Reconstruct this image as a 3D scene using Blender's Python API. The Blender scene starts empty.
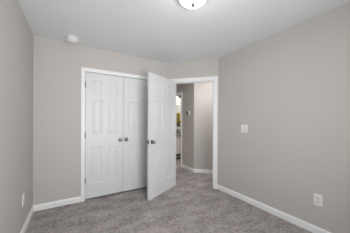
import bpy, bmesh, math, random
from mathutils import Vector, Matrix

# ------------------------------------------------------------------ camera, light, exposure
scene = bpy.context.scene
C = scene.collection
PI = math.pi
YAW, ROLL = 31.112, 0.0041
cam_data = bpy.data.cameras.new('camera')
cam_data.sensor_width = 36.0
cam_data.lens = 171.70 / 350 * 36.0
cam_data.shift_y = 5.685 / 350
cam_data.clip_start = 0.02
cam = bpy.data.objects.new('camera', cam_data)
cam.location = (0, 0, 1.2455)
cam.rotation_euler = (Matrix.Rotation(math.radians(-YAW), 3, 'Z') @ Matrix.Rotation(PI / 2, 3, 'X') @ Matrix.Rotation(ROLL, 3, 'Z')).to_euler()
C.objects.link(cam)
scene.camera = cam

world = bpy.data.worlds.new('world')
world.use_nodes = True
world.node_tree.nodes['Background'].inputs[0].default_value = (0.80, 0.90, 1.0, 1)
world.node_tree.nodes['Background'].inputs[1].default_value = 1.0
scene.world = world

scene.view_settings.view_transform = 'Standard'
scene.view_settings.look = 'None'
scene.view_settings.exposure = 0.56
scene.view_settings.gamma = 1.0

# room plan (metres, the camera stands over the origin)
H = 2.44
XL, XR = -0.454, 2.357            # left wall, right wall
YC, YB = 3.0535, -0.500           # closet wall, window wall behind the camera
DA = Vector((1.6484, YC))          # the diagonal doorway wall runs DA -> DB
DB = Vector((XR, 2.330))
T = 0.115                         # wall thickness
WIN_X0, WIN_X1, WIN_Z0, WIN_Z1 = 0.05, 1.22, 0.62, 2.08     # window opposite the closet, behind the camera

LAMP = (0.968, 1.288)             # ceiling fixture
DOME_EMIT = 12.0
SKY_POWER = 24.0
CEIL_FILL_POWER = 24.0
HALL_POWER = 9.5
BATH_EMIT = 2.2
BATH_POWER = 16.0


def area(name, loc, rot, sx, sy, power, col, spread=180):
    d = bpy.data.lights.new(name, 'AREA')
    d.shape = 'RECTANGLE'
    d.size, d.size_y = sx, sy
    d.energy = power
    d.color = col
    d.spread = math.radians(spread)
    o = bpy.data.objects.new(name, d)
    o.location = loc
    o.rotation_euler = rot
    C.objects.link(o)
    return o


# daylight at the window: skylight from outside; an added upward fill lights the ceiling
WXM = (WIN_X0 + WIN_X1) / 2
area('sky_light', (WXM, YB - 0.20, 1.42), (math.radians(88), 0, 0), 1.2, 1.6, SKY_POWER, (0.97, 0.985, 1.0), 142)
area('ceiling_fill', (WXM, YB - 0.42, 0.66), (math.radians(112), 0, 0), 1.3, 1.0, CEIL_FILL_POWER, (1.0, 0.99, 0.97), 126)
# added fill without a fixture, brightens the angled hall wall
area('hall_fill', (2.50, 2.54, H - 0.03), (0, 0, 0), 0.30, 0.30, HALL_POWER, (1.0, 0.99, 0.985))
# unseen extra fill, added to lift the bathroom beyond its vanity light
area('bath_fill', (3.35, 4.35, H - 0.03), (0, 0, 0), 0.30, 0.30, BATH_POWER, (1.0, 0.96, 0.90))


# ------------------------------------------------------------------ materials
def lin(r, g, b):
    f = lambda c: (c / 255 / 12.92) if c / 255 <= 0.04045 else ((c / 255 + 0.055) / 1.055) ** 2.4
    return (f(r), f(g), f(b), 1)


def mat(name, col, rough=0.5, metal=0.0, noise=0.0, scale=40, bump=0.0, bump_scale=200, spec=0.5, emit=None):
    m = bpy.data.materials.new(name)
    m.use_nodes = True
    nt = m.node_tree
    b = nt.nodes['Principled BSDF']
    b.inputs['Base Color'].default_value = col
    b.inputs['Roughness'].default_value = rough
    b.inputs['Metallic'].default_value = metal
    b.inputs['Specular IOR Level'].default_value = spec
    tc = nt.nodes.new('ShaderNodeTexCoord')
    if noise:
        n = nt.nodes.new('ShaderNodeTexNoise')
        n.inputs['Scale'].default_value = scale
        n.inputs['Detail'].default_value = 4
        nt.links.new(tc.outputs['Object'], n.inputs['Vector'])
        mx = nt.nodes.new('ShaderNodeMix')
        mx.data_type = 'RGBA'
        mx.inputs[6].default_value = tuple(c * (1 - noise) for c in col[:3]) + (1,)
        mx.inputs[7].default_value = tuple(min(1, c * (1 + noise)) for c in col[:3]) + (1,)
        nt.links.new(n.outputs['Fac'], mx.inputs[0])
        nt.links.new(mx.outputs[2], b.inputs['Base Color'])
    if bump:
        n2 = nt.nodes.new('ShaderNodeTexNoise')
        n2.inputs['Scale'].default_value = bump_scale
        n2.inputs['Detail'].default_value = 3
        nt.links.new(tc.outputs['Object'], n2.inputs['Vector'])
        bp = nt.nodes.new('ShaderNodeBump')
        bp.inputs['Strength'].default_value = bump
        bp.inputs['Distance'].default_value = 0.002
        nt.links.new(n2.outputs['Fac'], bp.inputs['Height'])
        nt.links.new(bp.outputs['Normal'], b.inputs['Normal'])
    if emit:
        b.inputs['Emission Color'].default_value = emit[0]
        b.inputs['Emission Strength'].default_value = emit[1]
    return m


def carpet_mat():
    m = bpy.data.materials.new('taupe_carpet')
    m.use_nodes = True
    nt = m.node_tree
    N, L = nt.nodes, nt.links
    b = N['Principled BSDF']
    b.inputs['Roughness'].default_value = 1.0
    b.inputs['Specular IOR Level'].default_value = 0.1
    tc = N.new('ShaderNodeTexCoord')

    def nz(scale, det, rough=0.5, stretch=None):
        n = N.new('ShaderNodeTexNoise')
        n.inputs['Scale'].default_value = scale
        n.inputs['Detail'].default_value = det
        n.inputs['Roughness'].default_value = rough
        if stretch:
            mp = N.new('ShaderNodeMapping')
            mp.inputs['Scale'].default_value = stretch
            mp.inputs['Rotation'].default_value = (0, 0, 0.5)
            L.new(tc.outputs['Object'], mp.inputs[0])
            L.new(mp.outputs[0], n.inputs['Vector'])
        else:
            L.new(tc.outputs['Object'], n.inputs['Vector'])
        return n
    big = nz(3.5, 3, 0.55, (1, 1.8, 1))
    mid = nz(26, 3, 0.6)
    fine = nz(110, 2, 0.7)

    def math_(op, a, c):
        q = N.new('ShaderNodeMath')
        q.operation = op
        for i, v in enumerate((a, c)):
            if isinstance(v, (int, float)):
                q.inputs[i].default_value = v
            else:
                L.new(v, q.inputs[i])
        return q.outputs[0]
    s = math_('ADD', math_('MULTIPLY', big.outputs['Fac'], 0.32), math_('MULTIPLY', mid.outputs['Fac'], 0.36))
    s = math_('ADD', s, math_('MULTIPLY', fine.outputs['Fac'], 0.62))
    r = N.new('ShaderNodeValToRGB')
    e = r.color_ramp.elements
    e[0].position, e[0].color = 0.45, CARPET_DARK
    e[1].position, e[1].color = 0.86, CARPET_LIGHT
    L.new(s, r.inputs[0])
    L.new(r.outputs[0], b.inputs['Base Color'])
    bp = N.new('ShaderNodeBump')
    bp.inputs['Strength'].default_value = 0.9
    bp.inputs['Distance'].default_value = 0.008
    L.new(s, bp.inputs['Height'])
    L.new(bp.outputs['Normal'], b.inputs['Normal'])
    return m


CARPET_DARK = lin(88, 81, 78)
CARPET_LIGHT = lin(222, 214, 211)
M_WALL = mat('greige_wall_paint', lin(202, 197, 193), 0.85, noise=0.015, scale=3, bump=0.08, bump_scale=260, spec=0.2)
M_CEIL = mat('flat_white_ceiling_paint', lin(231, 234, 236), 0.95, bump=0.1, bump_scale=180, spec=0.1)
M_TRIM = mat('white_trim_paint', lin(247, 248, 248), 0.38, noise=0.01, scale=20)
M_DOOR = mat('white_door_paint', lin(226, 227, 228), 0.42, noise=0.01, scale=12, bump=0.05, bump_scale=90)
M_NICKEL = mat('satin_nickel', (0.26, 0.25, 0.235, 1), 0.22, 1.0)
M_FINIAL = mat('dark_bronze', (0.05, 0.05, 0.05, 1), 0.6)
M_DARKMETAL = mat('worn_steel', (0.16, 0.155, 0.15, 1), 0.4, 1.0)
M_PLASTIC = mat('white_plastic', lin(238, 238, 236), 0.35)
M_PLASTIC2 = mat('off_white_plastic', lin(226, 226, 224), 0.4)
M_SLOT = mat('dark_slot', (0.12, 0.12, 0.12, 1), 0.6)
M_SLOTGREY = mat('grey_plastic', lin(150, 150, 150), 0.5)
M_THERMO = mat('light_grey_plastic', lin(196, 194, 192), 0.4)
M_SCREEN = mat('black_display', (0.008, 0.008, 0.010, 1), 0.45)
M_CARPET = carpet_mat()
M_VINYL = mat('taupe_vinyl', lin(150, 138, 130), 0.5, noise=0.08, scale=14)
M_BATHWALL = mat('bath_wall_paint', lin(205, 203, 198), 0.8)
M_DOME = mat('lit_frosted_glass', (0.9, 0.9, 0.88, 1), 0.3, emit=((1.0, 0.985, 0.96, 1), DOME_EMIT))
M_SHADE = mat('lit_shade_glass', (0.9, 0.9, 0.88, 1), 0.3, emit=((1.0, 0.94, 0.84, 1), BATH_EMIT))
M_CABINET = mat('cabinet_paint', lin(226, 224, 219), 0.45)
M_COUNTER = mat('grey_speckled_counter', lin(150, 148, 145), 0.3, noise=0.2, scale=60)
M_TOE = mat('dark_toe_board', lin(96, 90, 86), 0.6)
M_MIRROR = mat('mirror_silver', (0.85, 0.86, 0.86, 1), 0.03, 1.0)
M_VASE = mat('grey_ceramic', lin(140, 138, 136), 0.35, noise=0.06, scale=30)
M_VASERIM = mat('cream_ceramic', lin(228, 225, 216), 0.35)
M_LEAF = mat('deep_green_leaf', lin(62, 66, 30), 0.6, noise=0.2, scale=50)
M_PETAL = mat('yellow_petal', lin(212, 190, 50), 0.6, noise=0.15, scale=60)
M_PIPE = mat('chrome', (0.75, 0.75, 0.75, 1), 0.1, 1.0)


def glass_mat():
    m = bpy.data.materials.new('window_glass')
    m.use_nodes = True
    nt = m.node_tree
    for n in list(nt.nodes):
        nt.nodes.remove(n)
    out = nt.nodes.new('ShaderNodeOutputMaterial')
    tr = nt.nodes.new('ShaderNodeBsdfTransparent')
    gl = nt.nodes.new('ShaderNodeBsdfGlossy')
    gl.inputs['Roughness'].default_value = 0.02
    mx = nt.nodes.new('ShaderNodeMixShader')
    mx.inputs[0].default_value = 0.06
    nt.links.new(tr.outputs[0], mx.inputs[1])
    nt.links.new(gl.outputs[0], mx.inputs[2])
    nt.links.new(mx.outputs[0], out.inputs[0])
    return m


M_GLASS = glass_mat()


# ------------------------------------------------------------------ helpers
def tag(o, label=None, cat=None, group=None, kind=None):
    if label: o['label'] = label
    if cat: o['category'] = cat
    if group: o['group'] = group
    if kind: o['kind'] = kind
    return o


def empty(name, loc, rz=0.0):
    o = bpy.data.objects.new(name, None)
    o.empty_display_size = 0.1
    o.location = loc
    o.rotation_euler = (0, 0, rz)
    C.objects.link(o)
    return o


def link(name, bm, m, parent=None, loc=(0, 0, 0), rz=0.0, smooth=False, bevel=0.0):
    bmesh.ops.recalc_face_normals(bm, faces=bm.faces)
    me = bpy.data.meshes.new(name)
    bm.to_mesh(me)
    bm.free()
    me.materials.append(m)
    if smooth:
        me.polygons.foreach_set('use_smooth', [True] * len(me.polygons))
        try:
            me.set_sharp_from_angle(angle=math.radians(40))
        except Exception:
            pass
    o = bpy.data.objects.new(name, me)
    o.location = loc
    o.rotation_euler = (0, 0, rz)
    C.objects.link(o)
    if parent:
        o.parent = parent
    if bevel:
        md = o.modifiers.new('edge', 'BEVEL')
        md.width = bevel
        md.segments = 2
        md.limit_method = 'ANGLE'
    return o


def box(bm, x0, x1, y0, y1, z0, z1):
    v = [bm.verts.new((x, y, z)) for x in (x0, x1) for y in (y0, y1) for z in (z0, z1)]
    for f in ((0, 1, 3, 2), (4, 6, 7, 5), (0, 4, 5, 1), (2, 3, 7, 6), (0, 2, 6, 4), (1, 5, 7, 3)):
        bm.faces.new([v[i] for i in f])


def boxes(*bs):
    bm = bmesh.new()
    for b in bs:
        box(bm, *b)
    return bm


def prism(pts, z0, z1, bm=None):
    """vertical prism over plan polygon pts"""
    bm = bm or bmesh.new()
    lo = [bm.verts.new((x, y, z0)) for x, y in pts]
    hi = [bm.verts.new((x, y, z1)) for x, y in pts]
    n = len(pts)
    bm.faces.new(lo)
    bm.faces.new(hi)
    for i in range(n):
        bm.faces.new((lo[i], lo[(i + 1) % n], hi[(i + 1) % n], hi[i]))
    return bm


def lathe(prof, bm=None, seg=32, axis='z', at=(0, 0, 0)):
    """profile of (radius, height) turned about an axis; axis 'y-' points to -y"""
    bm = bm or bmesh.new()
    rings = []
    for r, h in prof:
        ring = []
        if r < 1e-6:
            p = (0, 0, h) if axis == 'z' else (0, -h, 0)
            ring = [bm.verts.new(Vector(p) + Vector(at))]
        else:
            for k in range(seg):
                a = 2 * PI * k / seg
                p = (r * math.cos(a), r * math.sin(a), h) if axis == 'z' else (r * math.cos(a), -h, r * math.sin(a))
                ring.append(bm.verts.new(Vector(p) + Vector(at)))
        rings.append(ring)
    for a, b in zip(rings, rings[1:]):
        if len(a) == 1 and len(b) == 1:
            continue
        for k in range(seg):
            k2 = (k + 1) % seg
            if len(a) == 1:
                bm.faces.new((a[0], b[k], b[k2]))
            elif len(b) == 1:
                bm.faces.new((a[k], a[k2], b[0]))
            else:
                bm.faces.new((a[k], a[k2], b[k2], b[k]))
    return bm


def rounded_plate(bm, w, h, t, r, at=(0, 0, 0), edge=0.003, seg=5):
    """plate in the x-z plane standing off the wall towards -y, with rounded corners and a soft front edge"""
    def outline(w, h, r, y):
        out = []
        for cx, cz, a0 in ((w / 2 - r, h / 2 - r, 0), (-w / 2 + r, h / 2 - r, PI / 2), (-w / 2 + r, -h / 2 + r, PI), (w / 2 - r, -h / 2 + r, 1.5 * PI)):
            for k in range(seg + 1):
                a = a0 + PI / 2 * k / seg
                out.append(bm.verts.new((at[0] + cx + r * math.cos(a), at[1] + y, at[2] + cz + r * math.sin(a))))
        return out
    L = [outline(w, h, r, 0), outline(w, h, r, -t + edge), outline(w - edge, h - edge, r, -t + edge * 0.3), outline(w - 2 * edge, h - 2 * edge, r, -t)]
    n = len(L[0])
    bm.faces.new(L[0])
    bm.faces.new(L[-1])
    for a, b in zip(L, L[1:]):
        for k in range(n):
            bm.faces.new((a[k], a[(k + 1) % n], b[(k + 1) % n], b[k]))
    return bm


def sweep(path, prof, bm=None):
    """sweep a profile along a list of frames [(origin, out_dir, face_dir)]; profile points are (out, face)"""
    bm = bm or bmesh.new()
    rings = [[bm.verts.new(o + u * a + f * b) for a, b in prof] for o, u, f in path]
    n = len(prof)
    for a, b in zip(rings, rings[1:]):
        for k in range(n):
            bm.faces.new((a[k], a[(k + 1) % n], b[(k + 1) % n], b[k]))
    bm.faces.new(rings[0])
    bm.faces.new(rings[-1])
    return bm


CASING = [(0, 0), (0, 0.007), (0.10, 0.010), (0.22, 0.013), (0.55, 0.013), (0.72, 0.018), (0.95, 0.018), (1.0, 0.015), (1.0, 0)]


def casing(x0, x1, top, w, bm=None, y=0.0):
    """three sided mitred door casing round an opening in local wall coordinates (room side is -y)"""
    prof = [(a * w, b) for a, b in CASING]
    F = Vector((0, -1, 0))
    P = lambda x, z: Vector((x, y, z))
    path = [(P(x0, 0), Vector((-1, 0, 0)), F), (P(x0, top), Vector((-1, 0, 1)), F), (P(x1, top), Vector((1, 0, 1)), F), (P(x1, 0), Vector((1, 0, 0)), F)]
    return sweep(path, prof, bm)


BASE = [(0, 0), (0.014, 0), (0.014, 0.060), (0.011, 0.068), (0.009, 0.076), (0.005, 0.083), (0, 0.085)]


def baseboard(name, nodes):
    """nodes: list of (plan point, mitre offset direction) along the foot of a wall"""
    path = [(Vector((p[0], p[1], 0)), Vector((d[0], d[1], 0)), Vector((0, 0, 1))) for p, d in nodes]
    return tag(link(name, sweep(path, BASE), M_TRIM), kind='structure')


def wall_frame(n):
    """rotation about z that turns local -y into the room-side normal n"""
    return math.atan2(-n[1], -n[0]) - PI / 2


# ------------------------------------------------------------------ room shell
def S(o, label, cat):
    return tag(o, label, cat, kind='structure')


S(link('floor', boxes((XL - T, 4.6, YB - T, 5.6, -0.10, 0)), M_CARPET), 'taupe grey cut pile carpet covering the bedroom and hall', 'carpet')
S(link('ceiling', boxes((XL - T, 4.6, YB - T, 5.6, H, H + 0.1)), M_CEIL), 'plain flat white ceiling over the bedroom', 'ceiling')
S(link('wall_left', boxes((XL - T, XL, YB - T, YC + 0.78, 0, H)), M_WALL), 'greige wall on the left with one outlet', 'wall')

ud = (DB - DA).normalized()
nd = Vector((ud.y, -ud.x))        # towards the bedroom
if nd.dot(Vector((-1, -1))) < 0:
    nd = -nd
DL = (DB - DA).length
RZD = math.atan2(ud.y, ud.x)
dw = lambda s, off: DA + ud * s + nd * off        # plan point on the diagonal wall

S(link('wall_right', prism([(XR, YB - T), (XR + T, YB - T), (XR + T, DB.y + T * 0.42), (XR, DB.y)], 0, H), M_WALL), 'long greige wall on the right with switch and outlet', 'wall')

# closet wall with its opening
CO0, CO1, CTOP = 0.187, 1.373, 2.043
bm = boxes((XL, CO0 - 0.018, YC, YC + T, 0, H), (CO0 - 0.018, CO1 + 0.018, YC, YC + T, CTOP + 0.018, H))
prism([(CO1 + 0.018, YC), (DA.x, YC), (DA.x + T * 0.42, YC + T), (CO1 + 0.018, YC + T)], 0, H, bm)
S(link('wall_back', bm, M_WALL), 'greige wall around the white double closet doors', 'wall')

# diagonal wall with the doorway
DO0, DO1, DTOP = 0.143, 0.916, 2.034
bm = bmesh.new()
J = 0.018
for s0, s1, z0 in ((0, DO0 - J, 0), (DO1 + J, DL, 0), (DO0 - J, DO1 + J, DTOP + J)):
    a, b = dw(s0, 0), dw(s1, 0)
    c, d = dw(s1, -T), dw(s0, -T)
    prism([a, b, c, d], z0, H, bm)
S(link('wall_diagonal', bm, M_WALL), 'short greige angled wall around the open doorway', 'wall')

# window wall behind the camera
S(link('wall_front', boxes((XL, WIN_X0, YB - T, YB, 0, H), (WIN_X1, XR, YB - T, YB, 0, H), (WIN_X0, WIN_X1, YB - T, YB, 0, WIN_Z0), (WIN_X0, WIN_X1, YB - T, YB, WIN_Z1, H)), M_WALL), 'greige wall with the window opposite the closet', 'wall')
Y0, Y1 = YB - .095, YB - .035
win = S(link('window_1', boxes((WIN_X0, WIN_X0 + .05, Y0, Y1, WIN_Z0, WIN_Z1), (WIN_X1 - .05, WIN_X1, Y0, Y1, WIN_Z0, WIN_Z1),
        (WIN_X0 + .05, WIN_X1 - .05, Y0, Y1, WIN_Z0, WIN_Z0 + .05), (WIN_X0 + .05, WIN_X1 - .05, Y0, Y1, WIN_Z1 - .05, WIN_Z1),
        (WIN_X0 + .05, WIN_X1 - .05, Y0 + .01, Y1 - .01, 1.33, 1.37)), M_TRIM), 'white sash window opposite the closet', 'window')
link('pane', boxes((WIN_X0 + .05, WIN_X1 - .05, YB - .068, YB - .062, WIN_Z0 + .05, 1.33), (WIN_X0 + .05, WIN_X1 - .05, YB - .068, YB - .062, 1.37, WIN_Z1 - .05)), M_GLASS, win)
link('window_sill', boxes((WIN_X0 - .03, WIN_X1 + .03, YB - .035, YB + .030, WIN_Z0 - .02, WIN_Z0 + .002)), M_TRIM, win, bevel=0.003)

# closet interior
S(link('wall_closet', boxes((XL, DA.x + T * 0.42, YC + 0.665, YC + 0.78, 0, H)), M_WALL), 'wall at the back of the closet', 'wall')

# hallway and bathroom walls
HX, HY = 2.622, 3.430             # corner between the two hall walls
BY0, BY1, BTOP = 4.025, 4.760, 2.035    # bathroom doorway in the hall wall
d45 = Vector((ud.x, ud.y))
HE = Vector((HX, HY)) + d45 * 1.55
h0 = Vector((HX, HY))
back = -nd * T
bm = prism([h0, HE, HE + back, (HX + T, HY + T * 0.42)], 0, H)
S(link('wall_hall_angled', bm, M_WALL), 'greige angled hall wall seen through the doorway', 'wall')
bm = bmesh.new()
prism([(HX, HY), (HX + T, HY + T * 0.42), (HX + T, BY0 - J), (HX, BY0 - J)], 0, H, bm)
box(bm, HX, HX + T, BY1 + J, 5.39, 0, H)
box(bm, HX, HX + T, BY0 - J, BY1 + J, BTOP + J, H)
S(link('wall_hall_side', bm, M_WALL), 'greige hall wall carrying the thermostat', 'wall')
S(link('wall_hall_closet_side', prism([(DA.x + T * 0.42, YC + T), (DA.x + T * 0.42 + 0.04, YC + T - 0.03), (DA.x + T * 0.42 + 0.10, YC + T + 0.05), (DA.x + T * 0.42 + 0.10, 5.39), (DA.x + T * 0.42, 5.39)], 0, H), M_WALL), 'hall wall beside the closet', 'wall')
S(link('wall_hall_far', boxes((DA.x, 4.6, 5.39, 5.50, 0, H)), M_BATHWALL), 'wall closing the hall and the bathroom', 'wall')
e1 = HE
e2 = dw(DL, -T) + d45 * 0.30
S(link('wall_hall_end', prism([(XR + T, DB.y + T * 0.42), (XR + T, 1.9), (4.2, 1.9), (4.2, 2.0), (XR + T + 0.1, 2.0), (XR + T + 0.1, DB.y)], 0, H), M_WALL), 'wall at the lower end of the hall', 'wall')
S(link('wall_bath_side', boxes((4.2, 4.3, 1.9, 5.39, 0, H)), M_BATHWALL), 'side wall of the bathroom', 'wall')
S(link('wall_bath_near', boxes((HE.x, 4.2, HE.y + 0.16, HE.y + 0.26, 0, H)), M_BATHWALL), 'near wall of the bathroom', 'wall')
S(link('floor_bath', boxes((HX + 0.05, 4.2, 3.5, 5.39, 0, 0.006)), M_VINYL), 'taupe vinyl floor of the bathroom', 'floor')

# ------------------------------------------------------------------ baseboards
BL = CO0 - 0.005 - 0.054          # outer edge of the closet casing
BR = CO1 + 0.005 + 0.054
k = math.tan(math.radians(22.5))
baseboard('baseboard_left', [((XL, YB), (1, 1)), ((XL, YC), (1, -1))])['label'] = 'white baseboard along the left wall'
baseboard('baseboard_back', [((XL, YC), (1, -1)), ((BL, YC), (0, -1))])['label'] = 'white baseboard left of the closet doors'
bis = (Vector((0, -1)) + nd); bis = bis / (1 + Vector((0, -1)).dot(nd))
DC0, DC1 = DO0 - 0.005 - 0.072, min(DO1 + 0.005 + 0.072, DL - 0.012)
a = dw(DC0, 0)
baseboard('baseboard_corner', [((BR, YC), (0, -1)), ((DA.x, DA.y), bis), ((a.x, a.y), nd)])['label'] = 'white baseboard in the corner behind the open door'
bis2 = (Vector((-1, 0)) + nd); bis2 = bis2 / (1 + Vector((-1, 0)).dot(nd))
a = dw(DC1, 0)
baseboard('baseboard_right', [((a.x, a.y), nd), ((DB.x, DB.y), bis2), ((XR, YB), (-1, 1))])['label'] = 'white baseboard along the right wall'
baseboard('baseboard_front', [((XL, YB), (1, 1)), ((XR, YB), (-1, 1))])['label'] = 'white baseboard along the wall opposite the closet'
nh = Vector((-1, 0))
bis3 = (nh + nd); bis3 = bis3 / (1 + nh.dot(nd))
baseboard('baseboard_hall', [((HX, BY0 - 0.066), nh), ((HX, HY), bis3), ((HE.x, HE.y), nd)])['label'] = 'white baseboard round the hall corner'
for o in C.objects:
    if o.name.startswith('baseboard'):
        o['category'] = 'baseboard'

# ------------------------------------------------------------------ door frames
# closet
bm = casing(CO0 - 0.005, CO1 + 0.005, CTOP + 0.003, 0.054)
t1 = S(link('trim_1', bm, M_TRIM, loc=(0, YC, 0)), 'white casing round the double closet doors', 'door frame')
link('jamb', boxes((CO0 - J, CO0, 0, T, 0, CTOP), (CO1, CO1 + J, 0, T, 0, CTOP), (CO0 - J, CO1 + J, 0, T, CTOP, CTOP + J)), M_TRIM, t1)
# bedroom doorway
loc = (DA.x, DA.y, 0)
bm = casing(DO0 - 0.005, DO1 + 0.005, DTOP + 0.004, 0.072)
t2 = S(link('trim_2', bm, M_TRIM, loc=loc, rz=RZD), 'white casing round the open bedroom doorway', 'door frame')
link('jamb', boxes((DO0 - J, DO0, 0, T, 0, DTOP), (DO1, DO1 + J, 0, T, 0, DTOP), (DO0 - J, DO1 + J, 0, T, DTOP, DTOP + J)), M_TRIM, t2)
link('door_stop', boxes((DO0, DO0 + .011, .040, .075, 0, DTOP), (DO1 - .011, DO1, .040, .075, 0, DTOP), (DO0 + .011, DO1 - .011, .040, .075, DTOP - .011, DTOP)), M_TRIM, t2, bevel=0.002)
sp = link('strike_plate', boxes((DO1 - .002, DO1 + .001, .002, .032, .885, .945)), M_NICKEL, t2)
sp['label'] = 'small nickel strike plate on the latch side'
link('strike_hole', boxes((DO1 - .0025, DO1 - .0015, .010, .024, .902, .928)), M_SLOT, sp)
bm = casing(DO0 - 0.005, DO1 + 0.005, DTOP + 0.004, 0.066)
bmesh.ops.rotate(bm, verts=bm.verts, cent=((DO0 + DO1) / 2, 0, 0), matrix=Matrix.Rotation(PI, 3, 'Z'))
bmesh.ops.translate(bm, verts=bm.verts, vec=(0, T, 0))
link('hall_side_casing', bm, M_TRIM, t2)
# bathroom doorway (hall side); local x runs towards -y here
rzh = wall_frame((-1, 0))
bm = casing(-BY1 - 0.005, -BY0 + 0.005, BTOP + 0.004, 0.058)
t3 = S(link('trim_3', bm, M_TRIM, loc=(HX, 0, 0), rz=rzh), 'white casing round the bathroom doorway off the hall', 'door frame')
link('jamb', boxes((-BY1 - J, -BY1, 0, T, 0, BTOP), (-BY0, -BY0 + J, 0, T, 0, BTOP), (-BY1 - J, -BY0 + J, 0, T, BTOP, BTOP + J)), M_TRIM, t3)


# ------------------------------------------------------------------ six panel doors
def panel_door(w, h, t, stile, mull):
    """moulded six-panel door, hinge edge at x=0, faces at y=0 and y=t"""
    bm = bmesh.new()
    pw = (w - 2 * stile - mull) / 2
    xs = [0, stile, stile + pw, stile + pw + mull, w - stile, w]
    zs = [0, 0.228, 0.810, 1.020, 1.585, 1.665, 1.900, h]
    steps = [(0.000, 0.000), (0.006, 0.005), (0.013, 0.0075), (0.020, 0.0075), (0.044, 0.0025), (0.047, 0.0025)]
    for side in (0, 1):
        Y = (lambda d: d) if side == 0 else (lambda d: t - d)
        V = {(i, j): bm.verts.new((x, Y(0), z)) for i, x in enumerate(xs) for j, z in enumerate(zs)}
        if side == 0:
            V0 = V
        for i in range(5):
            for j in range(7):
                ring = [V[i, j], V[i + 1, j], V[i + 1, j + 1], V[i, j + 1]]
                if i in (1, 3) and j in (1, 3, 5):
                    for ins, dep in steps[1:]:
                        x0, x1, z0, z1 = xs[i] + ins, xs[i + 1] - ins, zs[j] + ins, zs[j + 1] - ins
                        nxt = [bm.verts.new(p) for p in ((x0, Y(dep), z0), (x1, Y(dep), z0), (x1, Y(dep), z1), (x0, Y(dep), z1))]
                        for k in range(4):
                            bm.faces.new((ring[k], ring[(k + 1) % 4], nxt[(k + 1) % 4], nxt[k]))
                        ring = nxt
                bm.faces.new(ring)
    for i in range(5):
        for j in (0, 7):
            bm.faces.new((V0[i, j], V0[i + 1, j], V[i + 1, j], V[i, j]))
    for j in range(7):
        for i in (0, 5):
            bm.faces.new((V0[i, j], V0[i, j + 1], V[i, j + 1], V[i, j]))
    return bm


KNOB = [(0, 0), (0.031, 0), (0.032, 0.004), (0.028, 0.008), (0.013, 0.010), (0.011, 0.026), (0.016, 0.031), (0.024, 0.037), (0.0275, 0.046), (0.026, 0.054), (0.019, 0.060), (0.008, 0.0625), (0, 0.063)]


def knob(parent, x, y, z, flip=False):
    bm = lathe(KNOB[4:], seg=28, axis='y-')
    rose = lathe(KNOB[:5] + [(0, 0.010)], seg=28, axis='y-')
    if flip:
        for b in (bm, rose):
            bmesh.ops.rotate(b, verts=b.verts, cent=(0, 0, 0), matrix=Matrix.Rotation(PI, 3, 'Z'))
    k_ = link('knob', bm, M_NICKEL, parent, loc=(x, y, z), smooth=True)
    k_['label'] = 'satin nickel door knob'
    link('rose', rose, M_NICKEL, k_, smooth=True)
    return k_


def hinge(parent, x, y, z, sx):
    """butt hinge with its barrel standing proud at (x, y); leaves fold along the door edge"""
    bm = bmesh.new()
    for q in range(5):
        z0 = -0.045 + q * 0.018
        lathe([(0, z0 + .0006), (0.0062, z0 + .0006), (0.0062, z0 + .0174), (0, z0 + .0174)], bm, 12)
    lathe([(0, 0.045), (0.005, 0.045), (0.0045, 0.050), (0, 0.051)], bm, 12)
    lathe([(0, -0.051), (0.0045, -0.050), (0.005, -0.045), (0, -0.045)], bm, 12)
    o = link('hinge', bm, M_DARKMETAL, parent, loc=(x, y, z), smooth=True)
    o['label'] = 'worn steel hinge barrel'
    link('hinge_leaf', boxes((-0.0012, 0.0012, 0.0, 0.026, -0.044, 0.044)), M_DARKMETAL, o)
    return o


GAP = 0.0045
LEAF_W = (CO1 - CO0 - GAP * 3) / 2
DH = 2.013
ZB = 0.022
d1 = S(link('door_1', panel_door(LEAF_W, DH, 0.035, 0.098, 0.092), M_DOOR, loc=(CO0 + GAP, YC + 0.003, ZB)), 'left leaf of the white six-panel double closet doors', 'door')
knob(d1, LEAF_W - 0.050, 0, 0.914)
for z in (1.815, 1.005, 0.285):
    hinge(d1, -0.002, -0.005, z, 1)
d2 = S(link('door_2', panel_door(LEAF_W, DH, 0.035, 0.098, 0.092), M_DOOR, loc=(CO0 + 2 * GAP + LEAF_W, YC + 0.003, ZB)), 'closed right closet leaf partly hidden by the open door', 'door')
knob(d2, 0.050, 0, 0.914)
for z in (1.815, 1.005, 0.285):
    hinge(d2, LEAF_W + 0.002, -0.005, z, -1)

# the bedroom door, swung wide open into the room
OW, OT, OH, OZ = 0.800, 0.035, 2.024, 0.008
pin = dw(0.174, 0.034)
tip = Vector((1.0307, 2.545))       # free corner on the bedroom side of the leaf
dirv = (tip - pin).normalized()
OPEN_RZ = math.atan2(dirv.y, dirv.x)
d3 = S(link('door_3', panel_door(OW, OH, OT, 0.112, 0.105), M_DOOR, loc=(pin.x, pin.y, OZ), rz=OPEN_RZ), 'white six-panel door standing wide open into the room', 'door')
knob(d3, OW - 0.062, OT, 0.919, flip=True)
knob(d3, OW - 0.062, 0, 0.919)
lp = link('latch_plate', boxes((OW - 0.0005, OW + 0.0015, 0.005, 0.030, 0.889, 0.949)), M_NICKEL, d3)
lp['label'] = 'nickel latch plate on the door edge'
link('latch_bolt', boxes((OW + 0.0015, OW + 0.010, 0.011, 0.024, 0.911, 0.927)), M_NICKEL, lp, bevel=0.002)
for z in (1.815, 1.005, 0.285):
    hinge(d3, -0.004, 0.0, z, 1)

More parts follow.
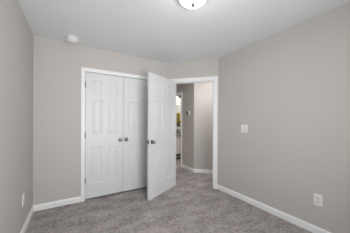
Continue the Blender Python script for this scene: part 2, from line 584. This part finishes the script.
# ------------------------------------------------------------------ ceiling light
cl = tag(empty('ceiling_light', (LAMP[0], LAMP[1], H)), 'round flush ceiling light with a glowing frosted glass dome', 'ceiling light')
link('pan', lathe([(0, 0), (0.139, 0), (0.145, -0.006), (0.147, -0.020), (0.143, -0.032), (0.134, -0.034), (0.129, -0.028), (0, -0.022)], seg=64), M_DARKMETAL, cl, smooth=True)
prof = []
for i in range(13):
    a = PI / 2 * i / 12
    prof.append((0.130 * math.cos(a) if i < 12 else 0, -0.028 - 0.064 * math.sin(a)))
link('glass_dome', lathe([(0, -0.026)] + prof, seg=64), M_DOME, cl, smooth=True)
fin = link('finial', lathe([(0, -0.090), (0.020, -0.091), (0.021, -0.098), (0.015, -0.103), (0.016, -0.110), (0.011, -0.117), (0, -0.120)], seg=20), M_FINIAL, cl, smooth=True)
fin['label'] = 'small metal finial under the glass'

# smoke detector
sd = tag(empty('smoke_detector', (0.008, 2.845, H)), 'round white smoke detector on the ceiling near the closet wall', 'smoke detector')
link('mounting_base', lathe([(0, 0), (0.084, 0), (0.084, -0.012), (0.077, -0.016), (0, -0.016)], seg=40), M_PLASTIC2, sd, smooth=True)
link('cover', lathe([(0, -0.015), (0.076, -0.015), (0.076, -0.034), (0.070, -0.048), (0.056, -0.056), (0.053, -0.052), (0.038, -0.053), (0.036, -0.060), (0.018, -0.064), (0, -0.064)], seg=40), M_PLASTIC, sd, smooth=True)
bm = bmesh.new()
for q in range(12):
    a = 2 * PI * q / 12
    b = boxes((0.0725, 0.0765, -0.011, 0.011, -0.030, -0.024))
    bmesh.ops.rotate(b, verts=b.verts, cent=(0, 0, 0), matrix=Matrix.Rotation(a, 3, 'Z'))
    me = bpy.data.meshes.new('tmp'); b.to_mesh(me); b.free(); bm.from_mesh(me); bpy.data.meshes.remove(me)
sl = link('sensor_slots', bm, M_SLOTGREY, sd)
link('test_button', lathe([(0, -0.063), (0.010, -0.063), (0.010, -0.068), (0, -0.069)], seg=20), M_PLASTIC2, sd, smooth=True)

# ------------------------------------------------------------------ switch and outlets
RZR, RZL = wall_frame((-1, 0)), wall_frame((1, 0))


def screw(parent, x, z, y):
    bm = lathe([(0, 0), (0.0034, 0), (0.003, 0.0012), (0, 0.0014)], seg=12, axis='y-')
    s_ = link('screw', bm, M_PLASTIC2, parent, loc=(x, y, z), smooth=True)
    return s_


sw = tag(empty('light_switch', (XR, 1.770, 1.1455), RZR), 'white two-rocker light switch on the right wall', 'light switch')
link('wall_plate', rounded_plate(bmesh.new(), 0.124, 0.126, 0.007, 0.006), M_PLASTIC, sw, smooth=True)
for sx in (-0.0265, 0.0265):
    fr = link('rocker', rounded_plate(bmesh.new(), 0.034, 0.068, 0.0035, 0.002, at=(sx, -0.0065, 0), edge=0.001), M_PLASTIC2, sw)
    bm = bmesh.new()
    pts = [(-0.0145, -0.0095, -0.031), (0.0145, -0.0095, -0.031), (0.0145, -0.0105, 0.0), (-0.0145, -0.0105, 0.0), (-0.0145, -0.0145, 0.031), (0.0145, -0.0145, 0.031)]
    v = [bm.verts.new((x + sx, y, z)) for x, y, z in pts]
    w_ = [bm.verts.new((x + sx, -0.006, z)) for x, y, z in pts]
    bm.faces.new((v[0], v[1], v[2], v[3])); bm.faces.new((v[3], v[2], v[5], v[4]))
    bm.faces.new((w_[0], w_[1], w_[2], w_[3])); bm.faces.new((w_[3], w_[2], w_[5], w_[4]))
    for a_, b_ in ((0, 1), (1, 2), (2, 5), (5, 4), (4, 3), (3, 0)):
        bm.faces.new((v[a_], v[b_], w_[b_], w_[a_]))
    link('paddle', bm, M_PLASTIC, fr)
    for sz in (-0.049, 0.049):
        screw(sw, sx, sz, -0.0068)


def outlet(loc, rz, label):
    ro = tag(empty('wall_outlet', loc, rz), label, 'outlet', 'duplex outlets low on the walls')
    link('wall_plate', rounded_plate(bmesh.new(), 0.082, 0.128, 0.007, 0.006), M_PLASTIC, ro, smooth=True)
    for sz in (-0.0205, 0.0205):
        rc = link('receptacle', rounded_plate(bmesh.new(), 0.034, 0.029, 0.003, 0.010, at=(0, -0.0065, sz), edge=0.001), M_PLASTIC2, ro, smooth=True)
        bm = boxes((-0.0085, -0.0062, -0.0100, -0.0090, sz - 0.001, sz + 0.009), (0.0062, 0.0085, -0.0100, -0.0090, sz, sz + 0.008))
        lathe([(0, 0), (0.0026, 0), (0.0026, 0.001), (0, 0.001)], bm, 12, 'y-', (0, -0.0090, sz - 0.007))
        link('slots', bm, M_SLOT, rc)
    screw(ro, 0, 0, -0.0068)
    return ro


outlet((XR, 0.812, 0.386), RZR, 'white duplex outlet low on the long right wall')
outlet((XL, 2.490, 0.386), RZL, 'white duplex outlet low on the left wall, seen edge-on')

# thermostat on the hall wall
th = tag(empty('thermostat', (HX, 3.665, 1.487), rzh), 'white thermostat with a black display on the hall wall', 'thermostat')
link('back_plate', rounded_plate(bmesh.new(), 0.130, 0.092, 0.008, 0.008), M_PLASTIC2, th, smooth=True)
link('housing', rounded_plate(bmesh.new(), 0.118, 0.080, 0.020, 0.008, at=(0, -0.007, 0)), M_THERMO, th, smooth=True)
ds = link('display', rounded_plate(bmesh.new(), 0.064, 0.064, 0.002, 0.004, at=(-0.022, -0.0265, 0.006), edge=0.0006), M_SCREEN, th)
ds['label'] = 'black display'
for q in range(2):
    link('button', rounded_plate(bmesh.new(), 0.016, 0.012, 0.003, 0.002, at=(0.040, -0.0265, 0.016 - q * 0.024), edge=0.0006), M_PLASTIC2, th)

# ------------------------------------------------------------------ bathroom beyond the hall
VF, VB = 4.80, 5.39               # vanity front and the wall behind it
VX0, VX1 = 2.760, 3.60
vn = tag(empty('bathroom_vanity', ((VX0 + VX1) / 2, VF, 0.006)), 'white bathroom vanity cabinet glimpsed through the far doorway', 'vanity')
hw = (VX1 - VX0) / 2
VD = VB - VF
link('cabinet_body', boxes((-hw, hw, 0.018, VD, 0.185, 0.815)), M_CABINET, vn)
link('toe_board', boxes((-hw + .02, hw - .02, 0.07, 0.10, 0.0, 0.185)), M_TOE, vn)
link('bottom_rail', boxes((-hw + .02, hw - .02, 0.05, 0.068, 0.075, 0.105)), M_CABINET, vn)
for sx in (-1, 1):
    bm = bmesh.new()
    x0, x1 = (-hw + 0.012, -0.004) if sx < 0 else (0.004, hw - 0.012)
    F0 = [bm.verts.new(p) for p in ((x0, 0, 0.20), (x1, 0, 0.20), (x1, 0, 0.80), (x0, 0, 0.80))]
    ring = F0
    for ins, dep in ((0.055, 0.0), (0.060, 0.007)):
        nx = [bm.verts.new(p) for p in ((x0 + ins, dep, 0.20 + ins), (x1 - ins, dep, 0.20 + ins), (x1 - ins, dep, 0.80 - ins), (x0 + ins, dep, 0.80 - ins))]
        for k2 in range(4):
            bm.faces.new((ring[k2], ring[(k2 + 1) % 4], nx[(k2 + 1) % 4], nx[k2]))
        ring = nx
    bm.faces.new(ring)
    B0 = [bm.verts.new((v.co.x, 0.018, v.co.z)) for v in F0]
    bm.faces.new(B0)
    for k2 in range(4):
        bm.faces.new((F0[k2], F0[(k2 + 1) % 4], B0[(k2 + 1) % 4], B0[k2]))
    dr = link('cabinet_door', bm, M_CABINET, vn)
    link('handle', lathe([(0, 0), (0.006, 0.002), (0.006, 0.014), (0.014, 0.020), (0.013, 0.026), (0, 0.028)], seg=16, axis='y-', at=(sx * 0.035, 0, 0.72)), M_NICKEL, dr, smooth=True)
ct = tag(link('vanity_countertop', boxes((-hw - .01, hw + .01, -0.025, VD, 0.0, 0.030), (-hw - .01, hw + .01, VD - 0.02, VD, 0.030, 0.125)), M_COUNTER, loc=((VX0 + VX1) / 2, VF, 0.821), bevel=0.003), 'grey speckled countertop on the bathroom vanity', 'countertop')

# vase with flowers, standing on the countertop in line with the gap beside the open door
vz = 0.851
vx, vy = 3.190, 5.05
va = tag(empty('flower_vase', (vx, vy, vz)), 'grey vase of yellow flowers on the bathroom countertop', 'vase')
link('vase_body', lathe([(0, 0), (0.055, 0), (0.068, 0.03), (0.074, 0.09), (0.066, 0.150), (0.058, 0.170), (0.050, 0.168), (0.05, 0.15), (0, 0.15)], seg=28), M_VASE, va, smooth=True)
cr = link('vase_collar', lathe([(0.056, 0.165), (0.062, 0.170), (0.060, 0.215), (0.066, 0.228), (0.060, 0.230), (0.052, 0.214), (0.050, 0.168), (0.056, 0.165)], seg=28), M_VASERIM, va, smooth=True)
cr['label'] = 'cream collar of the vase'
rnd = random.Random(4)
bm = bmesh.new()
tips = []
for q in range(17):
    a = 2 * PI * q / 17 + rnd.uniform(-.2, .2)
    rr = rnd.uniform(0.015, 0.055)
    top = Vector((rr * 1.5 * math.cos(a), rr * 1.5 * math.sin(a), 0.33 + 0.36 * ((q * 7) % 17) / 17))
    bot = Vector((0.02 * math.cos(a), 0.02 * math.sin(a), 0.16))
    tips.append(top)
    prev = None
    for s_ in range(4):
        p = bot.lerp(top, s_ / 3)
        ring = [bm.verts.new(p + Vector((0.003 * math.cos(b), 0.003 * math.sin(b), 0))) for b in (0, 2.1, 4.2)]
        if prev:
            for k2 in range(3):
                bm.faces.new((prev[k2], prev[(k2 + 1) % 3], ring[(k2 + 1) % 3], ring[k2]))
        prev = ring
    for lv in range(2):               # pointed leaves up the stem
        p = bot.lerp(top, 0.30 + 0.14 * lv)
        b = a + rnd.uniform(-1.2, 1.2)
        d = Vector((math.cos(b), math.sin(b), 0.9)).normalized()
        sd_ = d.cross(Vector((0, 0, 1))).normalized() * 0.014
        m1 = p + d * 0.045
        e = p + d * 0.09
        vs = [bm.verts.new(c) for c in (p, m1 + sd_, e, m1 - sd_ + Vector((0, 0, 0.004)))]
        bm.faces.new(vs[:3]); bm.faces.new((vs[0], vs[2], vs[3]))
link('foliage', bm, M_LEAF, va)
for tp in tips:
    bm = bmesh.new()
    for layer, (rad, lift, n) in enumerate(((0.056, 0.014, 8), (0.042, 0.032, 7), (0.022, 0.046, 5))):
        for q in range(n):
            a = 2 * PI * q / n + layer * 0.4
            d = Vector((math.cos(a), math.sin(a), 0))
            s_ = Vector((-d.y, d.x, 0)) * rad * 0.45
            c0 = tp
            c1 = tp + d * rad * 0.6 + Vector((0, 0, lift * 0.5))
            c2 = tp + d * rad + Vector((0, 0, lift * 1.6))
            vs = [bm.verts.new(c) for c in (c0, c1 + s_, c2, c1 - s_)]
            bm.faces.new(vs)
    link('flower', bm, M_PETAL, va)

# mirror and vanity light
mi = tag(empty('bathroom_mirror', ((VX0 + VX1) / 2, VB, 1.46)), 'plain rectangular mirror above the bathroom vanity', 'mirror')
link('mirror_glass', boxes((-hw + .03, hw - .03, -0.006, -0.001, -0.42, 0.42)), M_MIRROR, mi)
bm = boxes((-hw, -hw + .035, -0.022, 0, -0.45, 0.45), (hw - .035, hw, -0.022, 0, -0.45, 0.45), (-hw + .035, hw - .035, -0.022, 0, 0.415, 0.45), (-hw + .035, hw - .035, -0.022, 0, -0.45, -0.415))
link('mirror_frame', bm, M_CABINET, mi)
vl = tag(empty('vanity_light', (3.29, VB, 2.195)), 'vanity light bar with glowing glass shades over the bathroom mirror', 'wall light')
link('back_bar', rounded_plate(bmesh.new(), 0.58, 0.11, 0.022, 0.02), M_NICKEL, vl, smooth=True)
for q in (-0.22, 0.0, 0.22):
    link('arm', boxes((q - .008, q + .008, -0.10, -0.02, -0.008, 0.008)), M_NICKEL, vl)
    link('socket_cup', lathe([(0, 0.018), (0.024, 0.016), (0.028, -0.012), (0.020, -0.020), (0, -0.020)], seg=20, at=(q, -0.105, 0)), M_NICKEL, vl, smooth=True)
    link('glass_shade', lathe([(0.022, -0.018), (0.032, -0.050), (0.044, -0.120), (0.050, -0.190), (0.045, -0.190), (0.036, -0.048), (0.020, -0.022), (0.022, -0.018)], seg=28, at=(q, -0.105, 0)), M_SHADE, vl, smooth=True)
